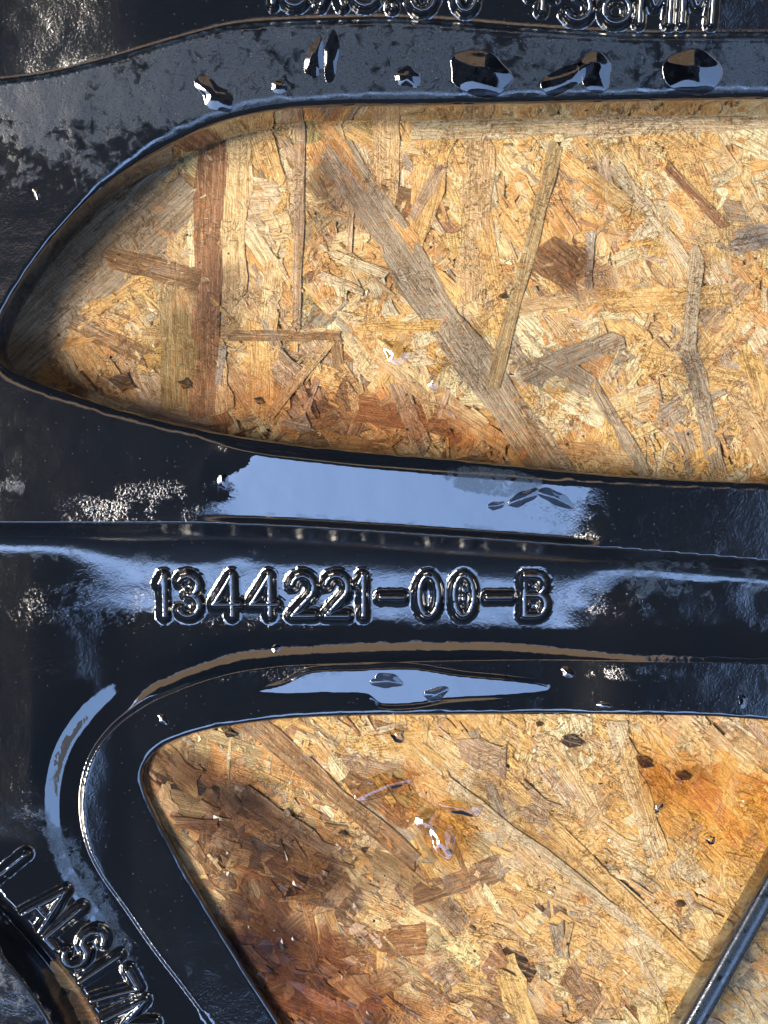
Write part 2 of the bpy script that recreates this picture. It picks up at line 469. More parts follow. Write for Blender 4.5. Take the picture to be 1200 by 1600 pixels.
def attributes(x, y):
    """dust (dried marks), calm (still water film), spray (fine beads)"""
    zd = np.interp(y, [0, 200, 480, 700, 830, 880, 1000], [20, -3, -31, -39, -59, -112, -126])
    xw, yw = x, y
    x = 600 + (x-600)*D/(D-zd); y = 800 + (y-800)*D/(D-zd)
    def blob(cx, cy, rx, ry, soft=0.5, ang=0):
        c, s = math.cos(ang), math.sin(ang)
        u = ((x-cx)*c + (y-cy)*s)/rx; v = (-(x-cx)*s + (y-cy)*c)/ry
        r = np.sqrt(u*u+v*v)
        return sstep(1+soft, 1-soft, r)
    dust = np.full_like(x, 0.40)
    T = smooth_interp(x, TX, TY)
    band = sstep(-2, 6, y-T)*sstep(700, 130, y)*0.98
    band = band * sstep(900, 300, x + 0.6*y) + sstep(-2, 6, y-T)*sstep(190, 150, y)*0.92
    dust = np.maximum(dust, band*sstep(560, 250, y))
    dust = np.maximum(dust, 0.9*sstep(-26, -14, y-T)*sstep(8, 0, y-T))
    dust = np.maximum(dust, 0.45*blob(170, 45, 190, 55))
    dust = np.maximum(dust, 0.46*blob(20, 60, 60, 70))
    dust = np.maximum(dust, 0.72*blob(10, 765, 45, 28))
    dust = np.maximum(dust, 0.72*blob(110, 868, 260, 26, .6, 0.04))
    dust = np.maximum(dust, 0.60*blob(420, 865, 220, 24, .6, 0.04))
    dust = np.maximum(dust, 0.80*blob(1080, 905, 190, 42, .5, 0.03))
    dust = np.maximum(dust, 0.98*blob(770, 752, 95, 26, .25, 0.12))
    dust = np.maximum(dust, 0.85*blob(690, 738, 30, 18, .3, 0.12))
    dust = np.maximum(dust, 0.97*blob(140, 1400, 190, 24, .5, 1.05))
    dust = np.maximum(dust, 0.66*blob(300, 1540, 60, 40, .5, 1.0))
    dust = np.maximum(dust, 0.60*blob(345, 1070, 60, 14, .5, -.1))
    dust = np.maximum(dust, 0.62*blob(625, 1104, 50, 9, .4, 0.0))
    dust = np.maximum(dust, 0.50*blob(1120, 40, 80, 30, .5, 0.0))
    calm = np.zeros_like(x)
    e = vnoise(x, y, 13, 11)*7 + vnoise(x, y, 5, 12)*3
    R = smooth_interp(x, RX, RY)
    ed_ = 326 + 30*sstep(745, 690, y)
    film = sstep(ed_, ed_+12, x+e)*sstep(960, 900, x+e*2 + 0.4*(y-760))*sstep(R-2, R-18, y+e*0.8)*sstep(660, 690, y)
    calm = np.maximum(calm, film)
    calm = np.maximum(calm, blob(340, 745, 24, 40, .3, .2))
    s = dist_poly(xw, yw, POOLP['pool_main'], True); s = np.where(inside(xw, yw, POOLP['pool_main']), s, -s)
    calm = np.maximum(calm, sstep(-6, 2, s))
    dC = dist_poly(xw, yw, CRE); ins = inside(xw, yw, CREP)
    gz = (y > R+60) & (~ins)
    calm = np.maximum(calm, np.where(gz, sstep(70, 45, dC+e)*0.85, 0))
    calm = np.maximum(calm, blob(100, 1140, 30, 85, .25, .42))
    rh = np.hypot(xw-HUBC[0], yw-HUBC[1])
    dust = np.maximum(dust, 0.80*sstep(660, 640, rh))
    calm = np.maximum(calm, 0.9*sstep(668, 680, rh)*sstep(800, 785, rh)*sstep(1300, 1330, y))
    
    spray = np.zeros_like(x)
    spray = np.maximum(spray, 1.0*blob(160, 940, 130, 50, .4, -.1))
    spray = np.maximum(spray, 0.9*blob(230, 790, 130, 40, .4, -.1))
    spray = np.maximum(spray, 0.7*blob(560, 900, 330, 24, .4, 0))
    spray = np.maximum(spray, 0.8*blob(560, 975, 330, 14, .4, 0))
    spray = np.maximum(spray, 1.0*blob(930, 925, 110, 40, .4, 0.1))
    spray = np.maximum(spray, 0.8*blob(880, 790, 90, 40, .4, 0.2))
    spray = np.maximum(spray, 1.0*blob(990, 1052, 75, 13, .3, 0))
    spray = np.maximum(spray, 0.8*blob(440, 1055, 110, 12, .4, -.08))
    spray = np.maximum(spray, 0.9*sstep(16, 8, np.abs(R-10-y))*sstep(250, 360, x)*sstep(1000, 900, x))
    spray = np.maximum(spray, 0.5*blob(700, 60, 300, 22, .4, 0))
    spray = np.maximum(spray, 0.9*blob(140, 1400, 190, 26, .5, 1.05))
    return np.clip(dust*(1-0.97*film*(1-sstep(640, 700, x))), 0, 1), calm, spray

# ------------------------------------------------------------------ wheel casting
wheel = empty('alloy_wheel', W(600, 800, -100))
tag(wheel, 'black painted alloy wheel lying face down, wet with rain, on the strand board', 'wheel')
WOFF = Vector(wheel.location)
def wchild(name, verts, faces, mat=PAINT, parent=None, **kw):
    verts = np.asarray(verts, dtype=float) - np.array(WOFF)
    return mesh_obj(name, verts, faces, mat, parent or wheel, **kw)

def axis(lo, hi, a, b, fine, coarse):
    return np.concatenate([np.arange(lo, a, coarse), np.arange(a, b, fine), np.arange(b, hi+1, coarse)])
gx = axis(-320, 1640, -20, 1222, 2.5, 10); gy = axis(-320, 1980, -20, 1622, 2.5, 10)
GX, GY = np.meshgrid(gx, gy)
fx, fy = GX.ravel(), GY.ravel()
s1 = dist_poly(fx, fy, OP1, True); s1 = np.where(inside(fx, fy, OP1), -s1, s1)
s2 = dist_poly(fx, fy, OP2, True); s2 = np.where(inside(fx, fy, OP2), -s2, s2)
SS = np.minimum(s1, s2)
ZZ = zbase(fx, fy) + lip(SS, fx, fy)
SCUT = 5.0
dust, calm, spray = attributes(fx, fy)

# marching-squares cut along SS = SCUT
ny, nx = GX.shape
idx = np.arange(nx*ny).reshape(ny, nx)
q = np.stack([idx[:-1,:-1], idx[1:,:-1], idx[1:,1:], idx[:-1,1:]], axis=-1).reshape(-1, 4)
ok = (SS > SCUT)
cnt = ok[q].sum(axis=1)
full = q[cnt == 4]
part = q[(cnt > 0) & (cnt < 4)]
VX, VY = list(fx), list(fy)
extra = {}; ex_x = []; ex_y = []
tris = []
N0 = len(fx)
def cutv(a, b):
    k = (min(a, b), max(a, b))
    if k not in extra:
        t = (SCUT - SS[a])/(SS[b]-SS[a])
        ex_x.append(fx[a] + t*(fx[b]-fx[a])); ex_y.append(fy[a] + t*(fy[b]-fy[a]))
        extra[k] = N0 + len(ex_x) - 1
    return extra[k]
for c in part:
    poly = []
    for i in range(4):
        a, b = int(c[i]), int(c[(i+1) % 4])
        if ok[a]: poly.append(a)
        if ok[a] != ok[b]: poly.append(cutv(a, b))
    for i in range(1, len(poly)-1): tris.append((poly[0], poly[i], poly[i+1]))
ex_x = np.array(ex_x); ex_y = np.array(ex_y)
ez = zbase(ex_x, ex_y) + lip(np.full(ex_x.shape, SCUT), ex_x, ex_y)
ed, ec, es = attributes(ex_x, ex_y)
AX = np.concatenate([fx, ex_x]); AY = np.concatenate([fy, ex_y]); AZ = np.concatenate([ZZ, ez])
AD = np.concatenate([dust, ed]); AC = np.concatenate([calm, ec]); AS = np.concatenate([spray, es])
alltri = np.vstack([full[:, [0,1,2]], full[:, [0,2,3]], np.array(tris, dtype=np.int64)])
def piece(name, sel, parent=None):
    t = alltri[sel]
    u, inv = np.unique(t, return_inverse=True)
    v = np.stack([(AX[u]-600)*K, (800-AY[u])*K, AZ[u]*K], axis=1)
    return wchild(name, v, inv.reshape(-1, 3), PAINT, parent, attrs={'dust': AD[u], 'calm': AC[u], 'spray': AS[u]})
cx = AX[alltri].mean(axis=1); cy = AY[alltri].mean(axis=1)
hubsel = np.hypot(cx-HUBC[0], cy-HUBC[1]) < 673
hub = piece('hub_face', hubsel); hub['label'] = 'raised round hub face in satin black'
body = piece('spoke_casting', ~hubsel)

# window edges: rounded lip + wall, lofted along each outline
def window_edge(P, depth):
    n = len(P)
    nxt = np.roll(P, -1, axis=0); prv = np.roll(P, 1, axis=0)
    tn = nxt-prv; tn /= np.linalg.norm(tn, axis=1)[:, None]
    nr = np.stack([tn[:,1], -tn[:,0]], axis=1)
    test = P + nr*6
    sgn = np.where(inside(test[:,0], test[:,1], P), -1, 1); nr *= np.median(sgn)
    rows = []
    for s in (7.5, 5.5, 4, 2.8, 1.8, 1.0, 0.45, 0.12, 0.0):
        q = P + nr*s
        rows.append((q[:,0], q[:,1], zbase(q[:,0], q[:,1]) + lip(np.full(n, s), q[:,0], q[:,1]) + 0.12))
    zb0 = rows[-1][2]
    for k, (f, o) in enumerate(((0.08, -0.2), (0.25, -0.6), (0.5, -1.2), (0.75, -1.8), (0.93, -2.0), (0.98, 0.5), (1.0, 5), (1.0, 45), (0.9, 80))):
        q = P + nr*o
        rows.append((q[:,0], q[:,1], zb0*(1-f) + f*(-depth)))
    V = np.concatenate([np.stack([(r[0]-600)*K, (800-r[1])*K, r[2]*K], axis=1) for r in rows])
    m = len(rows); F = []
    a = np.arange(n); b = (a+1) % n
    for r in range(m-1):
        F.append(np.stack([r*n+a, r*n+b, (r+1)*n+b, (r+1)*n+a], axis=1))
    X = np.concatenate([r[0] for r in rows]); Y = np.concatenate([r[1] for r in rows])
    d_, c_, s_ = attributes(X, Y)
    kk = np.repeat(np.arange(m), n)
    d_ = np.where(kk > 8, 0, d_); c_ = np.where(kk > 8, 0.9, c_); s_ = np.where(kk > 8, 0, s_)
    return wchild('window_edge', V, np.vstack(F), PAINT, attrs={'dust': d_*0.5, 'calm': np.maximum(c_, .5), 'spray': s_*0.3})
window_edge(OP1, 118)
window_edge(OP2, 150)

# the thin far spoke crossing the lower window
def sweep_spoke():
    path = catmull([(1400,1050),(1330,1180),(1255,1316),(1202,1412),(1149,1506),(1096,1600),(1038,1700),(960,1840),(925,1900)], False, 12)
    tn = np.gradient(path, axis=0); tn /= np.linalg.norm(tn, axis=1)[:, None]
    nr = np.stack([tn[:,1], -tn[:,0]], axis=1)
    prof = [(30,-118),(36,-112),(34,-104),(28,-80),(23,-60),(19.5,-45),(17,-31),(14.5,-27),(6,-25),(0,-24.5),(-6,-25),(-13,-26.5),(-15.5,-29),(-17,-36),(-16,-60),(-14.5,-90),(-13,-108),(-6,-118)]
    V = []; 
    off = (36.0)
    for i in range(len(path)):
        for o, z in prof:
            q = path[i] + nr[i]*o*0.95
            f = (D - z)/D
            V.append(((q[0]-600)*K*1.0, (800-q[1])*K, (z)*K))
    m = len(prof); n = len(path); F = []
    for i in range(n-1):
        for j in range(m-1):
            F.append((i*m+j, i*m+j+1, (i+1)*m+j+1, (i+1)*m+j))
    V = np.array(V)
    nv = len(V)
    o = wchild('far_spoke', V, np.array(F), PAINT, attrs={'dust': np.where(V[:,2] > -32*K, 1.0, 0.0), 'calm': np.full(nv, 0.45), 'spray': np.full(nv, 0.1)})
    o['label'] = 'narrow far spoke with sloping polished flanks'
sweep_spoke()

# ------------------------------------------------------------------ cast lettering
def arc(cx, cy, rx, ry, a0, a1, n=10):
    return [(cx+rx*math.cos(math.radians(a0+(a1-a0)*i/n)), cy+ry*math.sin(math.radians(a0+(a1-a0)*i/n))) for i in range(n+1)]
# unit box: x -0.5..0.5 (of width), y 0 bottom .. 1 top
GL = {
 '1': [[(-.35,.80),(.05,1),(.05,0)]],
 '2': [arc(0,.70,.46,.30,165,-35,9)+[(-.46,0),(.48,0)]],
 '3': [arc(-.02,.75,.42,.25,150,-80,8), arc(-.02,.26,.46,.26,85,-150,9)],
 '4': [[(.22,0),(.22,1),(-.5,.28),(.5,.28)]],
 '0': [arc(0,.5,.42,.5,0,360,20)],
 'B': [[(-.42,0),(-.42,1),(.05,1)]+arc(.05,.76,.34,.24,90,-90,6)+[(-.40,.52)], [(.05,.52)]+arc(.08,.26,.38,.26,90,-90,7)+[(-.42,0)]],
 '-': [[(-.45,.46),(.45,.46)]],
 '8': [arc(0,.75,.36,.25,0,360,14), arc(0,.26,.44,.26,0,360,16)],
 'X': [[(-.45,0),(.45,1)],[(-.45,1),(.45,0)]],
 '5': [[(.42,1),(-.38,1),(-.42,.55)]+arc(-.02,.32,.44,.32,120,-150,10)],
 'J': [[(.35,1),(.35,.30)]+arc(-.03,.30,.38,.30,0,-170,8)],
 '.': [[(0,.02),(0,.06)]],
 '+': [[(-.4,.42),(.4,.42)],[(0,.12),(0,.72)]],
 'M': [[(-.45,0),(-.45,1),(0,.35),(.45,1),(.45,0)]],
 'A': [[(-.46,0),(0,1),(.46,0)],[(-.28,.34),(.28,.34)]],
 'L': [[(-.35,1),(-.35,0),(.40,0)]],
 'S': [arc(0,.74,.40,.26,30,240,8)+arc(0,.26,.44,.26,60,-150,9)],
 'I': [[(0,0),(0,1)]],
 '7': [[(-.45,1),(.45,1),(-.1,0)]],
 '/': [[(-.3,0),(.3,1)]],
 'G': [arc(0,.5,.44,.5,50,320,12)+[(.42,.45),(.08,.45)]],
 ':': [[(0,.40),(0,.44)],[(0,.62),(0,.66)]],
 'C': [arc(0,.5,.44,.5,50,310,12)],
}
KIND = lambda c: 'raised_digit' if c.isdigit() else ('raised_letter' if c.isalpha() else 'raised_mark')
def lettering(items, sw, reach, hm, hr, cell=1.25, depth=0.0):
    """items: (char, base_x, base_y, width, height, angle, slant) ; angle turns the up direction"""
    strokes = []
    for gi, (ch, bx, by, w, h, ang) in enumerate(items):
        ca, sa = math.cos(ang), math.sin(ang)
        if depth: (bx, by), = at_depth([(bx, by)], depth)
        for st in GL[ch]:
            pts = []
            for (u, v) in st:
                a, b = u*w, v*h
                pts.append((bx + a*ca + b*sa, by + a*sa - b*ca))
            strokes.append((gi, np.array(pts)))
    xs = np.concatenate([s[1][:,0] for s in strokes]); ys = np.concatenate([s[1][:,1] for s in strokes])
    ax = np.arange(xs.min()-reach-3, xs.max()+reach+3, cell); ay = np.arange(ys.min()-reach-3, ys.max()+reach+3, cell)
    X, Y = np.meshgrid(ax, ay)
    sh = X.shape
    x, y = X.ravel(), Y.ravel()
    near = np.full(x.shape, 1e9); own = np.zeros(x.shape, dtype=int)
    for gi, p in strokes:
        m = (x > p[:,0].min()-reach-4) & (x < p[:,0].max()+reach+4) & (y > p[:,1].min()-reach-4) & (y < p[:,1].max()+reach+4)
        d = dist_poly(x[m], y[m], p)
        cur = near[m]; better = d < cur
        cur[better] = d[better]; near[m] = cur
        o = own[m]; o[better] = gi; own[m] = o
    wob = 1 + 0.05*vnoise(x, y, 9, 4)
    d = near*wob
    men = hm*np.clip((reach-d)/(reach-sw*0.8), 0, 1)**2.0
    men = np.minimum(men, hm)
    rid = hr*np.clip(1-np.clip(d/sw, 0, 1)**2.0, 0, 1)
    sm = hr*0.12*np.exp(-(d/(sw*0.5))**2)
    hgt = men + rid + sm + np.where(d < sw*2, 0.22*vnoise(x, y, 4.5, 9), 0)
    zb = zbase(x, y)
    z = zb + hgt - 0.35 + np.where(d > reach-2, -0.5, 0)
    Z = z.reshape(sh)
    dzdy, dzdx = np.gradient(Z, cell, cell)
    nrm = np.stack([-dzdx.ravel(), dzdy.ravel(), np.ones(x.shape)], axis=1)
    nrm /= np.linalg.norm(nrm, axis=1)[:, None]
    id_ = np.arange(x.size).reshape(sh)
    q = np.stack([id_[:-1,:-1], id_[1:,:-1], id_[1:,1:], id_[:-1,1:]], axis=-1).reshape(-1, 4)
    keep = (near[q].min(axis=1) < reach+0.5)
    q = q[keep]; qo = own[q[:,0]]
    for gi, it in enumerate(items):
        t = q[qo == gi]
        if not len(t): continue
        u, inv = np.unique(t, return_inverse=True)
        v = np.stack([(x[u]-600)*K, (800-y[u])*K, z[u]*K], axis=1)
        n = len(u)
        o = wchild(KIND(it[0]), v, inv.reshape(-1, 4), PAINT, normals=nrm[u],
                   attrs={'dust': np.zeros(n), 'calm': np.full(n, 1.0), 'spray': np.full(n, 0.0)})
        if it[0] not in ':': o['label'] = 'cast %s reading %s' % (KIND(it[0]).replace('raised_', 'raised '), it[0])
B0 = 963
seq = [('1',254,17,),('3',293,38),('4',352,42),('4',411,42),('2',472,38),('2',525,38),('1',566,17),('-',612,40),('0',669,38),('0',724,38),(':',724,10),('-',780,42),('B',835,40)]
lettering([(c, x_, B0 + (0.0 if c not in '-:' else 0), w_, 66, 0.0) for c, x_, w_ in [(s[0], s[1], s[2]) for s in seq]], 11.5, 20, 3.2, 9.5, depth=-122)
# text over the upper window, cut by the frame
top = [('1',425,16),('8',460,40),('X',518,38),('8',570,42),('.',613,6),('5',660,42),('J',728,38),('+',846,44),('3',902,42),('8',962,46),('M',1022,52),('M',1088,52)]
lettering([(c, x_, ({'1':12,'8':14,'X':14,'.':18,'5':22,'J':22,'+':30,'3':36,'M':40}.get(c, 18) if i < 9 else 40) - 4, w_, 72, 0.02) for i, (c, x_, w_) in enumerate(top)], 10.5, 16, 3, 10, depth=15)
# text round the hub
hubtxt = [('/',49.6,20),('A',42.6,38),('L',39.0,26),('S',35.6,34),('I',32.3,8),('7',29.0,34),('M',24.6,40),('G',20.2,34)]
its = []
for c, a, w_ in hubtxt:
    ar = math.radians(a); rr = 708
    its.append((c, HUBC[0]+rr*math.cos(ar), HUBC[1]-rr*math.sin(ar), w_*1.12, 72, math.pi/2 - ar))
lettering(its, 12, 18, 3, 11)

# ------------------------------------------------------------------ water drops
def on_wheel(x, y):
    s = min(float(dist_poly(np.array([x]), np.array([y]), P, True)[0]) for P in (OP1, OP2))
    return float(zbase(np.array([float(x)]), np.array([float(y)]))[0]) + float(lip(np.array([s]), np.array([float(x)]), np.array([float(y)]))[0])
def drop(name, label, x, y, rx, ry, h, ang=0, mat=BEAD, wob=0.22, seed=0, group=None, board=False, power=1.35, cat='water drop', outline=None):
    r = np.random.default_rng(seed+100)
    na, nr_ = 40, 12
    if not board:
        for _ in range(2):
            (xx_, yy_), = at_depth([(x, y)], on_wheel(x, y))
            if _ == 0: x0_, y0_ = x, y
        x, y = xx_, yy_
    hh = 0.6*h if board else min(0.45*h, 0.20*min(rx, ry))
    rx *= 0.92; ry *= 0.92
    ph = r.uniform(0, 6.28, 4); am = r.uniform(.3, 1, 4)*wob
    ca, sa = math.cos(ang), math.sin(ang)
    V = []; 
    pts = []
    for i in range(nr_+1):
        t = i/nr_
        for j in range(na):
            a = 2*math.pi*j/na
            rad = 1 + am[0]*math.cos(2*a+ph[0]) + am[1]*.6*math.cos(3*a+ph[1]) + am[2]*.4*math.cos(5*a+ph[2])
            tt = 1-(1-t)**1.6
            u, v = rx*rad*tt*math.cos(a), ry*rad*tt*math.sin(a)
            pts.append((x+u*ca-v*sa, y+u*sa+v*ca, hh*max(0, 1-tt*tt)**power))
    P = np.array(pts)
    zc = ZB + 16 if board else on_wheel(x, y)
    if board:
        zz = np.full(len(P), zc); f = (D-zc)/D
        Xw = (P[:,0]-600)*f; Yw = (800-P[:,1])*f
        ox, oy = (x-600)*f, (800-y)*f
    else:
        sa_ = np.minimum(dist_poly(P[:,0], P[:,1], OP1, True), dist_poly(P[:,0], P[:,1], OP2, True))
        zz = zbase(P[:,0], P[:,1]) + lip(sa_, P[:,0], P[:,1]); Xw = P[:,0]-600; Yw = 800-P[:,1]; ox, oy = x-600, 800-y
    zz = zz + P[:,2] + 0.25
    rim = np.arange(len(P)) >= nr_*na
    zz[rim] -= 0.8
    V = np.stack([(Xw-ox)*K, (Yw-oy)*K, (zz-zc)*K], axis=1)
    F = []
    for i in range(nr_):
        for j in range(na):
            a = i*na+j; b = i*na+(j+1) % na; c = (i+1)*na+(j+1) % na; d = (i+1)*na+j
            F.append((a, d, c, b))
    o = mesh_obj(name, V, np.array(F), mat, None, (ox*K, oy*K, zc*K))
    tag(o, label, cat, group)
    return o
G1 = 'water drops on the band above the upper window'
drop('water_drop', 'almond shaped water drop above the curved corner of the upper window', 335, 148, 36, 22, 9, 0.65, seed=1, group=G1)
drop('water_drop', 'narrow upright water drop with tan glint, below the top dark fillet', 492, 92, 15, 36, 9, 0.05, seed=2, group=G1)
drop('water_drop', 'dark streak of water just right of the narrow upright drop', 518, 88, 14, 40, 4, 0.0, seed=3, group=G1)
drop('water_drop', 'smallest round water drop on the band, left of the big oval drop', 637, 121, 21, 18, 8, 0, seed=4, group=G1)
drop('water_drop', 'big oval water drop in the middle of the band above the window', 750, 115, 57, 36, 13, 0.18, seed=5, group=G1, wob=0.12)
drop('water_drop', 'pointed water drop with a curl of water on its right', 885, 122, 40, 24, 11, -0.45, seed=6, group=G1)
drop('water_drop', 'curled water drop right of the pointed one, under the raised MM', 930, 112, 32, 30, 7, 0.3, seed=7, group=G1)
drop('water_drop', 'squarish wide water drop nearest the right edge of the photo', 1082, 112, 50, 38, 12, 0.0, seed=8, group=G1, wob=0.12)
drop('water_drop', 'small water drop between the narrow upright drop and almond drop', 436, 136, 16, 10, 5, 0.0, seed=9, group=G1)
drop('water_drop', 'pea sized drop at the left tip of the water sheet on the spoke', 349, 752, 9, 15, 9, 0.1, seed=10)
drop('water_drop', 'tiny drop hanging on the fillet below the digits 44', 432, 1013, 8, 8, 7, 0, seed=11)
drop('water_drop', 'round drop in the middle of the sheet of water over the lower window', 604, 1064, 27, 15, 8, 0.1, seed=12)
drop('water_drop', 'arched drop right of the round one in the sheet of water', 681, 1085, 20, 15, 8, -0.3, seed=13)
drop('water_drop', 'small pointed drop right of the water sheet above the lower window', 887, 1050, 13, 9, 5, 0.3, seed=14)
drop('water_drop', 'flat oval droplet at the lower window edge beneath the pointed drop', 944, 1101, 13, 6, 4, 0, seed=15)
drop('water_drop', 'small slanted droplet near the right end of the lower rim face', 1161, 1095, 8, 14, 5, -0.4, seed=16)
drop('water_drop', 'faint slanted droplet at the rounded corner of the lower window', 255, 1124, 11, 7, 4, 0.7, seed=17)
drop('water_drop', 'lump of water in the frayed end of the sheet on the spoke', 818, 778, 26, 13, 8, -0.5, seed=18, group='lumps of water at the frayed end of the sheet')
drop('water_drop', 'longest lump of water right of the frayed end of the sheet', 868, 778, 30, 14, 7, 0.4, seed=19, group='lumps of water at the frayed end of the sheet')
drop('water_drop', 'small lump of water nearest the scaly grey patch on the spoke', 775, 790, 14, 8, 6, -0.3, seed=20, group='lumps of water at the frayed end of the sheet')
drop('water_drop', 'lone glint of water on the left flank of the wheel', 57, 302, 6, 10, 5, -0.2, seed=21)
G2 = 'clear water drops on the strand board'
drop('water_drop', 'glassy drop on the board touching the lower window\'s top edge', 622, 1147, 13, 15, 10, 0.2, POOL, seed=31, group=G2, board=True)
drop('water_drop', 'flat amber puddle with a white glint on the board', 600, 1225, 46, 22, 9, -0.3, POOL, seed=32, group=G2, board=True)
drop('water_drop', 'long flat water drop lying right of the amber puddle', 722, 1262, 32, 15, 9, 0.15, POOL, seed=33, group=G2, board=True)
drop('water_drop', 'tall water drop below the amber puddle on the board', 668, 1283, 17, 26, 9, 0.1, POOL, seed=34, group=G2, board=True)
drop('water_drop', 'lowest water drop of the cluster on the board', 692, 1312, 22, 30, 9, -0.2, POOL, seed=35, group=G2, board=True)
drop('water_drop', 'small upright drop on the smooth amber strand', 1027, 1260, 8, 13, 7, 0, POOL, seed=36, group=G2, board=True)
drop('water_drop', 'tiny sparkling drop at the right of the amber strand', 1110, 1312, 8, 9, 7, 0, POOL, seed=37, group=G2, board=True)
drop('water_drop', 'curved water drop on the board above the sheet of water on the spoke', 620, 552, 24, 20, 9, -0.6, POOL, seed=38, group=G2, board=True)
drop('water_drop', 'crescent drop right of the curved water drop in upper window', 682, 590, 14, 20, 8, 0.3, POOL, seed=39, group=G2, board=True)

# ------------------------------------------------------------------ strand board
board = empty('strand_board', WB(600, 800, ZB-120))
tag(board, 'wet golden oriented strand board under the wheel', 'board')
BOFF = Vector(board.location)
PAL = {
 'gold': (0.78,0.46,0.13), 'pale': (0.86,0.66,0.34), 'cream': (0.93,0.82,0.54), 'orange': (0.66,0.28,0.06), 'rust': (0.36,0.13,0.04),
 'tan': (0.56,0.37,0.19), 'brown': (0.28,0.155,0.075), 'dark': (0.10,0.055,0.03), 'grey': (0.36,0.32,0.26), 'palegrey': (0.62,0.56,0.42),
 'olive': (0.38,0.29,0.14), 'redbrown': (0.30,0.13,0.07), 'mauve': (0.42,0.30,0.23), 'amber': (0.74,0.42,0.08), 'black': (0.035,0.03,0.03), 'blue': (0.36,0.36,0.36),
}
def strand_geo(x0, y0, x1, y1, w, r, z, thick=2.2, warp=1.0, round_=0.0):
    L = math.hypot(x1-x0, y1-y0); n = int(min(8, max(2, L/20)))
    cols = 2 if w > 16 else 1
    tx, ty = (x1-x0)/L, (y1-y0)/L; nx_, ny_ = -ty, tx
    P = []; UV = []
    e0 = r.normal(0, min(w*0.22, 12), cols+1); e1 = r.normal(0, min(w*0.22, 12), cols+1)
    wl = w*(1 + r.normal(0, 0.09, n+1)); off = r.normal(0, w*0.05, n+1); bend = r.normal(0, w*0.06)
    curl = r.normal(0, 0.8)*warp; tw = r.normal(0, 0.03)*warp; pitch = r.normal(0, 0.010)*warp
    u0, v0 = r.uniform(-3000, 3000, 2)
    taper = r.uniform(0, 0.25)
    for i in range(n+1):
        t = i/n
        for j in range(cols+1):
            s = j/cols-0.5
            a = t*L + (e0[j] if i == 0 else e1[j] if i == n else 0)
            ww = wl[i]*(1-taper*t)
            if round_: ww *= math.sqrt(max(0.08, 1-(2*t-1)**2*0.9*round_))
            b = s*ww + off[i] + bend*math.sin(math.pi*t)
            zz = z + curl*math.sin(math.pi*t*1.7+1) + tw*b + pitch*(a-L/2) + r.normal(0, 0.25)*warp
            P.append((x0+tx*a+nx_*b, y0+ty*a+ny_*b, zz)); UV.append((u0+a, v0+b))
    m = cols+1; F = []
    for i in range(n):
        for j in range(cols):
            F.append((i*m+j, (i+1)*m+j, (i+1)*m+j+1, i*m+j+1))
    bd = [j for j in range(m)] + [i*m+cols for i in range(1, n+1)] + [n*m+j for j in range(cols-1, -1, -1)] + [i*m for i in range(n-1, 0, -1)]
    base = len(P)
    for k in bd:
        P.append((P[k][0], P[k][1], P[k][2]-thick)); UV.append((UV[k][0]+2, UV[k][1]+4))
    nb = len(bd)
    for k in range(nb):
        F.append((bd[k], bd[(k+1) % nb], base+(k+1) % nb, base+k))
    return np.array(P), np.array(UV), np.array(F)
def to_world(P):
    f = (D-ZB)/D
    return np.stack([(P[:,0]-600)*f*K, (800-P[:,1])*f*K, P[:,2]*K], axis=1)
def strand(x0, y0, x1, y1, w, c, z=12.0, name='strand', **kw):
    col = np.array(PAL[c]) if isinstance(c, str) else np.array(c)
    P, UV, F = strand_geo(x0, y0, x1, y1, w, rng, ZB+z, **kw)
    V = to_world(P); cen = V.mean(axis=0)
    o = mesh_obj(name, V-cen, F, WOOD, board, tuple(Vector(cen)-BOFF), uv=UV, col=np.tile(col, (len(V), 1)), soak_shade=stain_shade(P[:,0], P[:,1], np.ones((len(V), 3))), smooth=False)
    return o
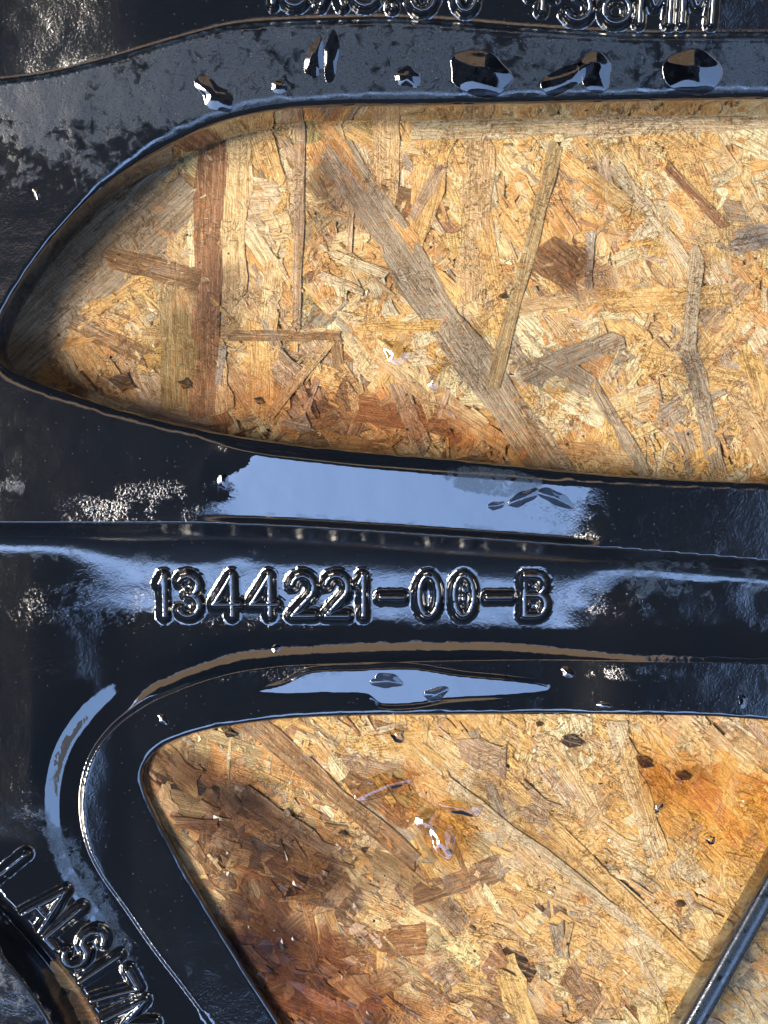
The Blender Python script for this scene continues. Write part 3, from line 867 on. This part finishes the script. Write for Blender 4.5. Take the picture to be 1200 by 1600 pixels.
# slab
def slab():
    e = 0.24; v = []; 
    lo = (-e, -e, (ZB-120)*K); hi = (e, e, (ZB-3)*K)
    x0, y0, z0 = lo; x1, y1, z1 = hi
    v = np.array([(x0,y0,z0),(x1,y0,z0),(x1,y1,z0),(x0,y1,z0),(x0,y0,z1),(x1,y0,z1),(x1,y1,z1),(x0,y1,z1)])
    f = np.array([[0,3,2,1],[4,5,6,7],[0,1,5,4],[1,2,6,5],[2,3,7,6],[3,0,4,7]])
    mesh_obj('panel_core', v-np.array(BOFF), f, WOOD, board, uv=v[:, :2]/K, col=np.tile(PAL['tan'], (8,1)), soak_shade=np.ones((8,3)), smooth=False)
slab()
def stain_shade(x, y, c):
    """soaked and weathered patches of the board plus painted soft shade, by place"""
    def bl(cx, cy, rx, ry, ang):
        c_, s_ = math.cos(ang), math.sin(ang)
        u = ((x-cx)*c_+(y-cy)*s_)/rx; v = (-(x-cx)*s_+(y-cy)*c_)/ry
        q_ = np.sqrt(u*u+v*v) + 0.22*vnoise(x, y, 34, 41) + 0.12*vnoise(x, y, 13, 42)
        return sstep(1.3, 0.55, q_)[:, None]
    for a, m in ((bl(315,1215,100,40,.45), (.22,.17,.15)), (bl(430,1325,170,75,.5), (.24,.17,.14)), (bl(420,1480,110,60,.9), (.20,.13,.10)), (bl(470,1540,210,95,.3), (.44,.27,.17)),  # lower-left patches: damp stain and the soft shade there, both in the colour
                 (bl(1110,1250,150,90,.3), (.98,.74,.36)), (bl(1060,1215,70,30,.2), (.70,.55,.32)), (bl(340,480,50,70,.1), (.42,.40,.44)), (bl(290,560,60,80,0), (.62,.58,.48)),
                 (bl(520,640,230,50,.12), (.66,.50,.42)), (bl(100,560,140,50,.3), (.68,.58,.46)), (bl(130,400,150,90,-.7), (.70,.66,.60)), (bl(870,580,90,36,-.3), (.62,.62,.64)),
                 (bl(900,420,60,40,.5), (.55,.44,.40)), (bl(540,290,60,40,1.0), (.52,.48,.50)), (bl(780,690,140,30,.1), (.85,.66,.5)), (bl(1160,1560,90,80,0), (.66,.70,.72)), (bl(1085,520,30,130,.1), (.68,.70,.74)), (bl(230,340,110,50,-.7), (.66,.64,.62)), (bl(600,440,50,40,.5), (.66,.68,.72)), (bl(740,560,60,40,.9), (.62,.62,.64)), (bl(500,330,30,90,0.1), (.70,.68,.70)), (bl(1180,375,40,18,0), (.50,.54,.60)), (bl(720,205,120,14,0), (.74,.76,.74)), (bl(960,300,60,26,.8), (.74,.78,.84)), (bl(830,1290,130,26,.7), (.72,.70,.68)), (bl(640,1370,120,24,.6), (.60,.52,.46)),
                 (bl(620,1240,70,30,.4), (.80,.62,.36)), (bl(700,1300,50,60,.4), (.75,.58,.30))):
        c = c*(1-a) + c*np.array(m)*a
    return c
named = [
 (-30,585,300,285,118,'grey',15),(-40,520,210,330,50,'mauve',13),(522,235,880,762,66,'grey',16),(332,185,318,652,50,'redbrown',14),(374,185,366,470,44,'pale',15),(470,185,463,512,17,'mauve',18),
 (868,228,768,606,22,'olive',20),(636,200,1240,186,44,'palegrey',17),(362,526,535,528,17,'brown',20),(172,405,312,440,36,'brown',16),(276,436,284,640,64,'olive',13),
 (330,520,345,640,40,'tan',13),(500,190,652,385,22,'orange',18),(512,180,560,300,26,'tan',15),(602,180,598,345,48,'tan',14),(700,190,640,400,40,'gold',12),(748,200,735,470,46,'tan',13),(745,300,790,520,30,'gold',12),
 (690,260,640,350,20,'mauve',16),(850,395,915,450,66,'brown',16),(1040,262,1128,352,15,'redbrown',20),(1150,378,1230,362,36,'blue',20),(1088,395,1072,560,24,'palegrey',17),(1072,540,1120,740,30,'grey',15),
 (825,590,965,530,34,'grey',16),(850,560,930,610,40,'grey',15),(925,600,1005,742,20,'grey',16),(924,365,918,455,14,'blue',18),(425,645,515,535,16,'tan',19),(560,510,690,508,18,'amber',17),
 (620,600,660,700,30,'mauve',13),(590,560,665,625,20,'tan',15),(235,560,110,500,26,'brown',13),(120,480,240,420,60,'gold',11),(165,600,120,520,50,'tan',11),(255,300,285,255,10,'pale',18),
 (410,500,412,640,50,'gold',11),(350,540,342,600,12,'blue',17),(430,560,475,600,40,'mauve',14),(960,160,1100,250,40,'gold',12),(880,250,985,330,30,'gold',13),(960,265,1080,420,22,'palegrey',15),
 (1000,560,1180,600,40,'gold',12),(930,470,1180,455,40,'gold',12),(1130,420,1230,520,40,'orange',11),(1150,600,1230,740,60,'tan',12),(800,480,930,460,30,'tan',13),(830,700,1000,720,36,'tan',12),
 (400,200,440,330,40,'gold',12),(380,350,440,440,30,'cream',12),(520,400,600,430,16,'cream',17),(500,430,570,460,14,'palegrey',18),(560,640,700,660,40,'rust',11),(440,680,620,700,30,'orange',12),
 (700,640,790,700,30,'tan',11),(200,640,330,670,40,'mauve',11),(430,410,420,500,30,'pale',13),(585,540,640,590,26,'pale',15),
 # lower window
 (396,1128,650,1345,34,'brown',17),(560,1250,720,1400,40,'grey',14),(225,1195,420,1290,62,'dark',13),(230,1250,560,1310,46,'olive',12),(300,1160,620,1260,56,'olive',12),(268,1283,345,1285,17,'redbrown',18),
 (250,1230,300,1400,26,'tan',15),(290,1340,420,1590,30,'tan',14),(330,1290,560,1400,80,'brown',14),(380,1400,520,1500,60,'dark',12),(680,1160,1130,1540,40,'pale',15),(760,1190,1150,1570,26,'gold',16),
 (700,1225,1090,1520,22,'palegrey',18),(600,1130,900,1340,40,'gold',13),(735,1165,792,1195,46,'mauve',20),(962,1130,1030,1335,34,'palegrey',17),(890,1180,930,1260,40,'pale',14),(1010,1180,1250,1400,150,'amber',13),
 (1140,1330,1260,1480,90,'amber',12),(845,1440,1110,1600,60,'gold',15),(600,1400,840,1490,40,'tan',15),(868,1442,878,1492,22,'grey',21),(890,1440,880,1485,10,'tan',22),(560,1480,900,1630,50,'brown',14),
 (330,1430,800,1560,56,'rust',13),(420,1540,640,1640,60,'rust',15),(640,1560,860,1640,50,'orange',14),(480,1400,700,1500,46,'mauve',13),(1130,1560,1270,1640,50,'palegrey',14),(1130,1480,1270,1600,70,'grey',13),
 (1060,1120,1110,1180,20,'pale',15),(1090,1200,1250,1260,40,'orange',14),(820,1245,870,1275,46,'mauve',17),(620,1240,790,1350,34,'olive',15),(430,1130,560,1160,40,'olive',12),(500,1150,700,1180,50,'tan',12),
 (800,1350,1000,1470,50,'gold',12),(1000,1440,1120,1520,50,'cream',14),(560,1330,800,1430,36,'tan',13),(380,1240,520,1330,30,'mauve',16),
]
for a in named: strand(*a[:6], (6.6 + (a[6]-11)*0.32) if (a[1] < 960 or a[6] >= 16) else (3.2 + (a[6]-11)*0.5), warp=0.35)
for x_, y_, r_, c in ((195,600,20,'dark'),(290,600,11,'dark'),(890,1157,15,'black'),(1005,1188,11,'dark'),(1064,1212,9,'dark'),(535,1302,6,'black'),(406,627,7,'black'),(472,662,20,'blue'),(1060,1410,7,'dark'),
                      (358,1146,8,'black'),(840,1130,5,'dark'),(700,1330,5,'black'),(786,464,7,'dark')):
    strand(x_-r_, y_-r_*.3, x_+r_, y_+r_*.2, r_*1.7, c, 11, name='knot' if c == 'dark' else 'bark_chip', warp=0.3, round_=1.0)

# filling strands
def palette_for(x, y):
    u = rng.random()
    if y < 960:
        warm = np.clip((x-350)/500, 0, 1)
        if y > 590 and x < 720:
            ks = ['tan','brown','mauve','rust','pale','gold','orange','dark','cream']; ps = [.22,.14,.14,.08,.14,.12,.10,.02,.04]
        elif rng.random() < warm:
            ks = ['gold','orange','pale','cream','tan','grey','amber','palegrey','redbrown','mauve']; ps = [.30,.14,.16,.12,.08,.05,.06,.05,.02,.02]
        else:
            ks = ['gold','tan','olive','pale','palegrey','mauve','grey','brown','orange','cream']; ps = [.20,.17,.08,.20,.09,.07,.04,.03,.05,.07]
    else:
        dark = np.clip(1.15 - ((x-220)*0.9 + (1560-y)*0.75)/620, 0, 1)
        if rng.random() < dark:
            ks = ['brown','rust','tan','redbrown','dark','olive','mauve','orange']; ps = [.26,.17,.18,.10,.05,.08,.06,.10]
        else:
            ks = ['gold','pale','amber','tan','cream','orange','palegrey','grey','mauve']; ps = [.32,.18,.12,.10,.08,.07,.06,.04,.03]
    ps = np.array(ps); ps = ps/ps.sum()
    c = np.array(PAL[ks[rng.choice(len(ks), p=ps)]])
    return np.clip(c*rng.uniform(0.82, 1.18)*(1+rng.normal(0, 0.04, 3)), 0.02, 0.92)
def ang_for(x, y):
    if y > 960 and rng.random() < 0.75: return math.radians(rng.normal(38, 16))
    if y <= 960 and rng.random() < 0.35: return math.radians(rng.normal(55, 14))
    return rng.uniform(0, math.pi)
def sample(n, margin):
    out = []
    while len(out) < n:
        x = rng.uniform(-250, 1560, 4000); y = rng.uniform(60, 1980, 4000)
        a = dist_poly(x, y, OP1[::3], True); a = np.where(inside(x, y, OP1), -a, a)
        b = dist_poly(x, y, OP2[::3], True); b = np.where(inside(x, y, OP2), -b, b)
        keep = (np.minimum(a, b) < margin)
        for i in np.nonzero(keep)[0]:
            out.append((x[i], y[i]))
            if len(out) >= n: break
    return out
want = 300 - len(named) - 13
k = 0
for (x_, y_) in sample(2000, 40):
    if k >= want - 1: break
    if not (-60 < x_ < 1260 and 100 < y_ < 1660): continue
    L = rng.uniform(70, 190); w = rng.uniform(18, 52); a = ang_for(x_, y_)
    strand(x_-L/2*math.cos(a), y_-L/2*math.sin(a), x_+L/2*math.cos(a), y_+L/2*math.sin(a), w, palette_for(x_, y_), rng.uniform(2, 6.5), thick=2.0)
    k += 1
# the rest, joined
def joined(name, n, Lr, Wr, zr, margin, thick=4.0, warp=1.0):
    Vs, Us, Cs, Q, Ps = [], [], [], [], []
    off = 0
    for (x_, y_) in sample(n, margin):
        L = rng.uniform(*Lr)*rng.uniform(.6, 1); w = min(rng.uniform(*Wr), L*0.6); a = ang_for(x_, y_)
        P, UV, F = strand_geo(x_-L/2*math.cos(a), y_-L/2*math.sin(a), x_+L/2*math.cos(a), y_+L/2*math.sin(a), w, rng, ZB+rng.uniform(*zr), thick=thick, warp=warp)
        Vs.append(to_world(P)); Us.append(UV); Q.append(F+off); off += len(P)
        Cs.append(np.tile(palette_for(x_, y_), (len(P), 1))); Ps.append(P[:, :2])
    o = mesh_obj(name, np.vstack(Vs)-np.array(BOFF), np.vstack(Q), WOOD, board, uv=np.vstack(Us), col=np.vstack(Cs), soak_shade=stain_shade(np.vstack(Ps)[:,0], np.vstack(Ps)[:,1], np.ones((off, 3))), smooth=False)
    o['kind'] = 'stuff'
    return o
joined('small_strands', 3400, (50, 160), (18, 60), (0, 5.5), 260, 1.6)
joined('wood_slivers', 2600, (18, 70), (6, 26), (1.0, 5.8), 120, 1.2, 1.0)
joined('wood_splinters', 1500, (25, 80), (3, 11), (2.5, 7.5), 60, 1.2, 0.9)
joined('wood_fines', 2200, (8, 28), (3, 9), (3, 7.6), 60, 1.2, 1.4)
print('objects', len(bpy.data.objects), 'verts', sum(len(m.vertices) for m in bpy.data.meshes))
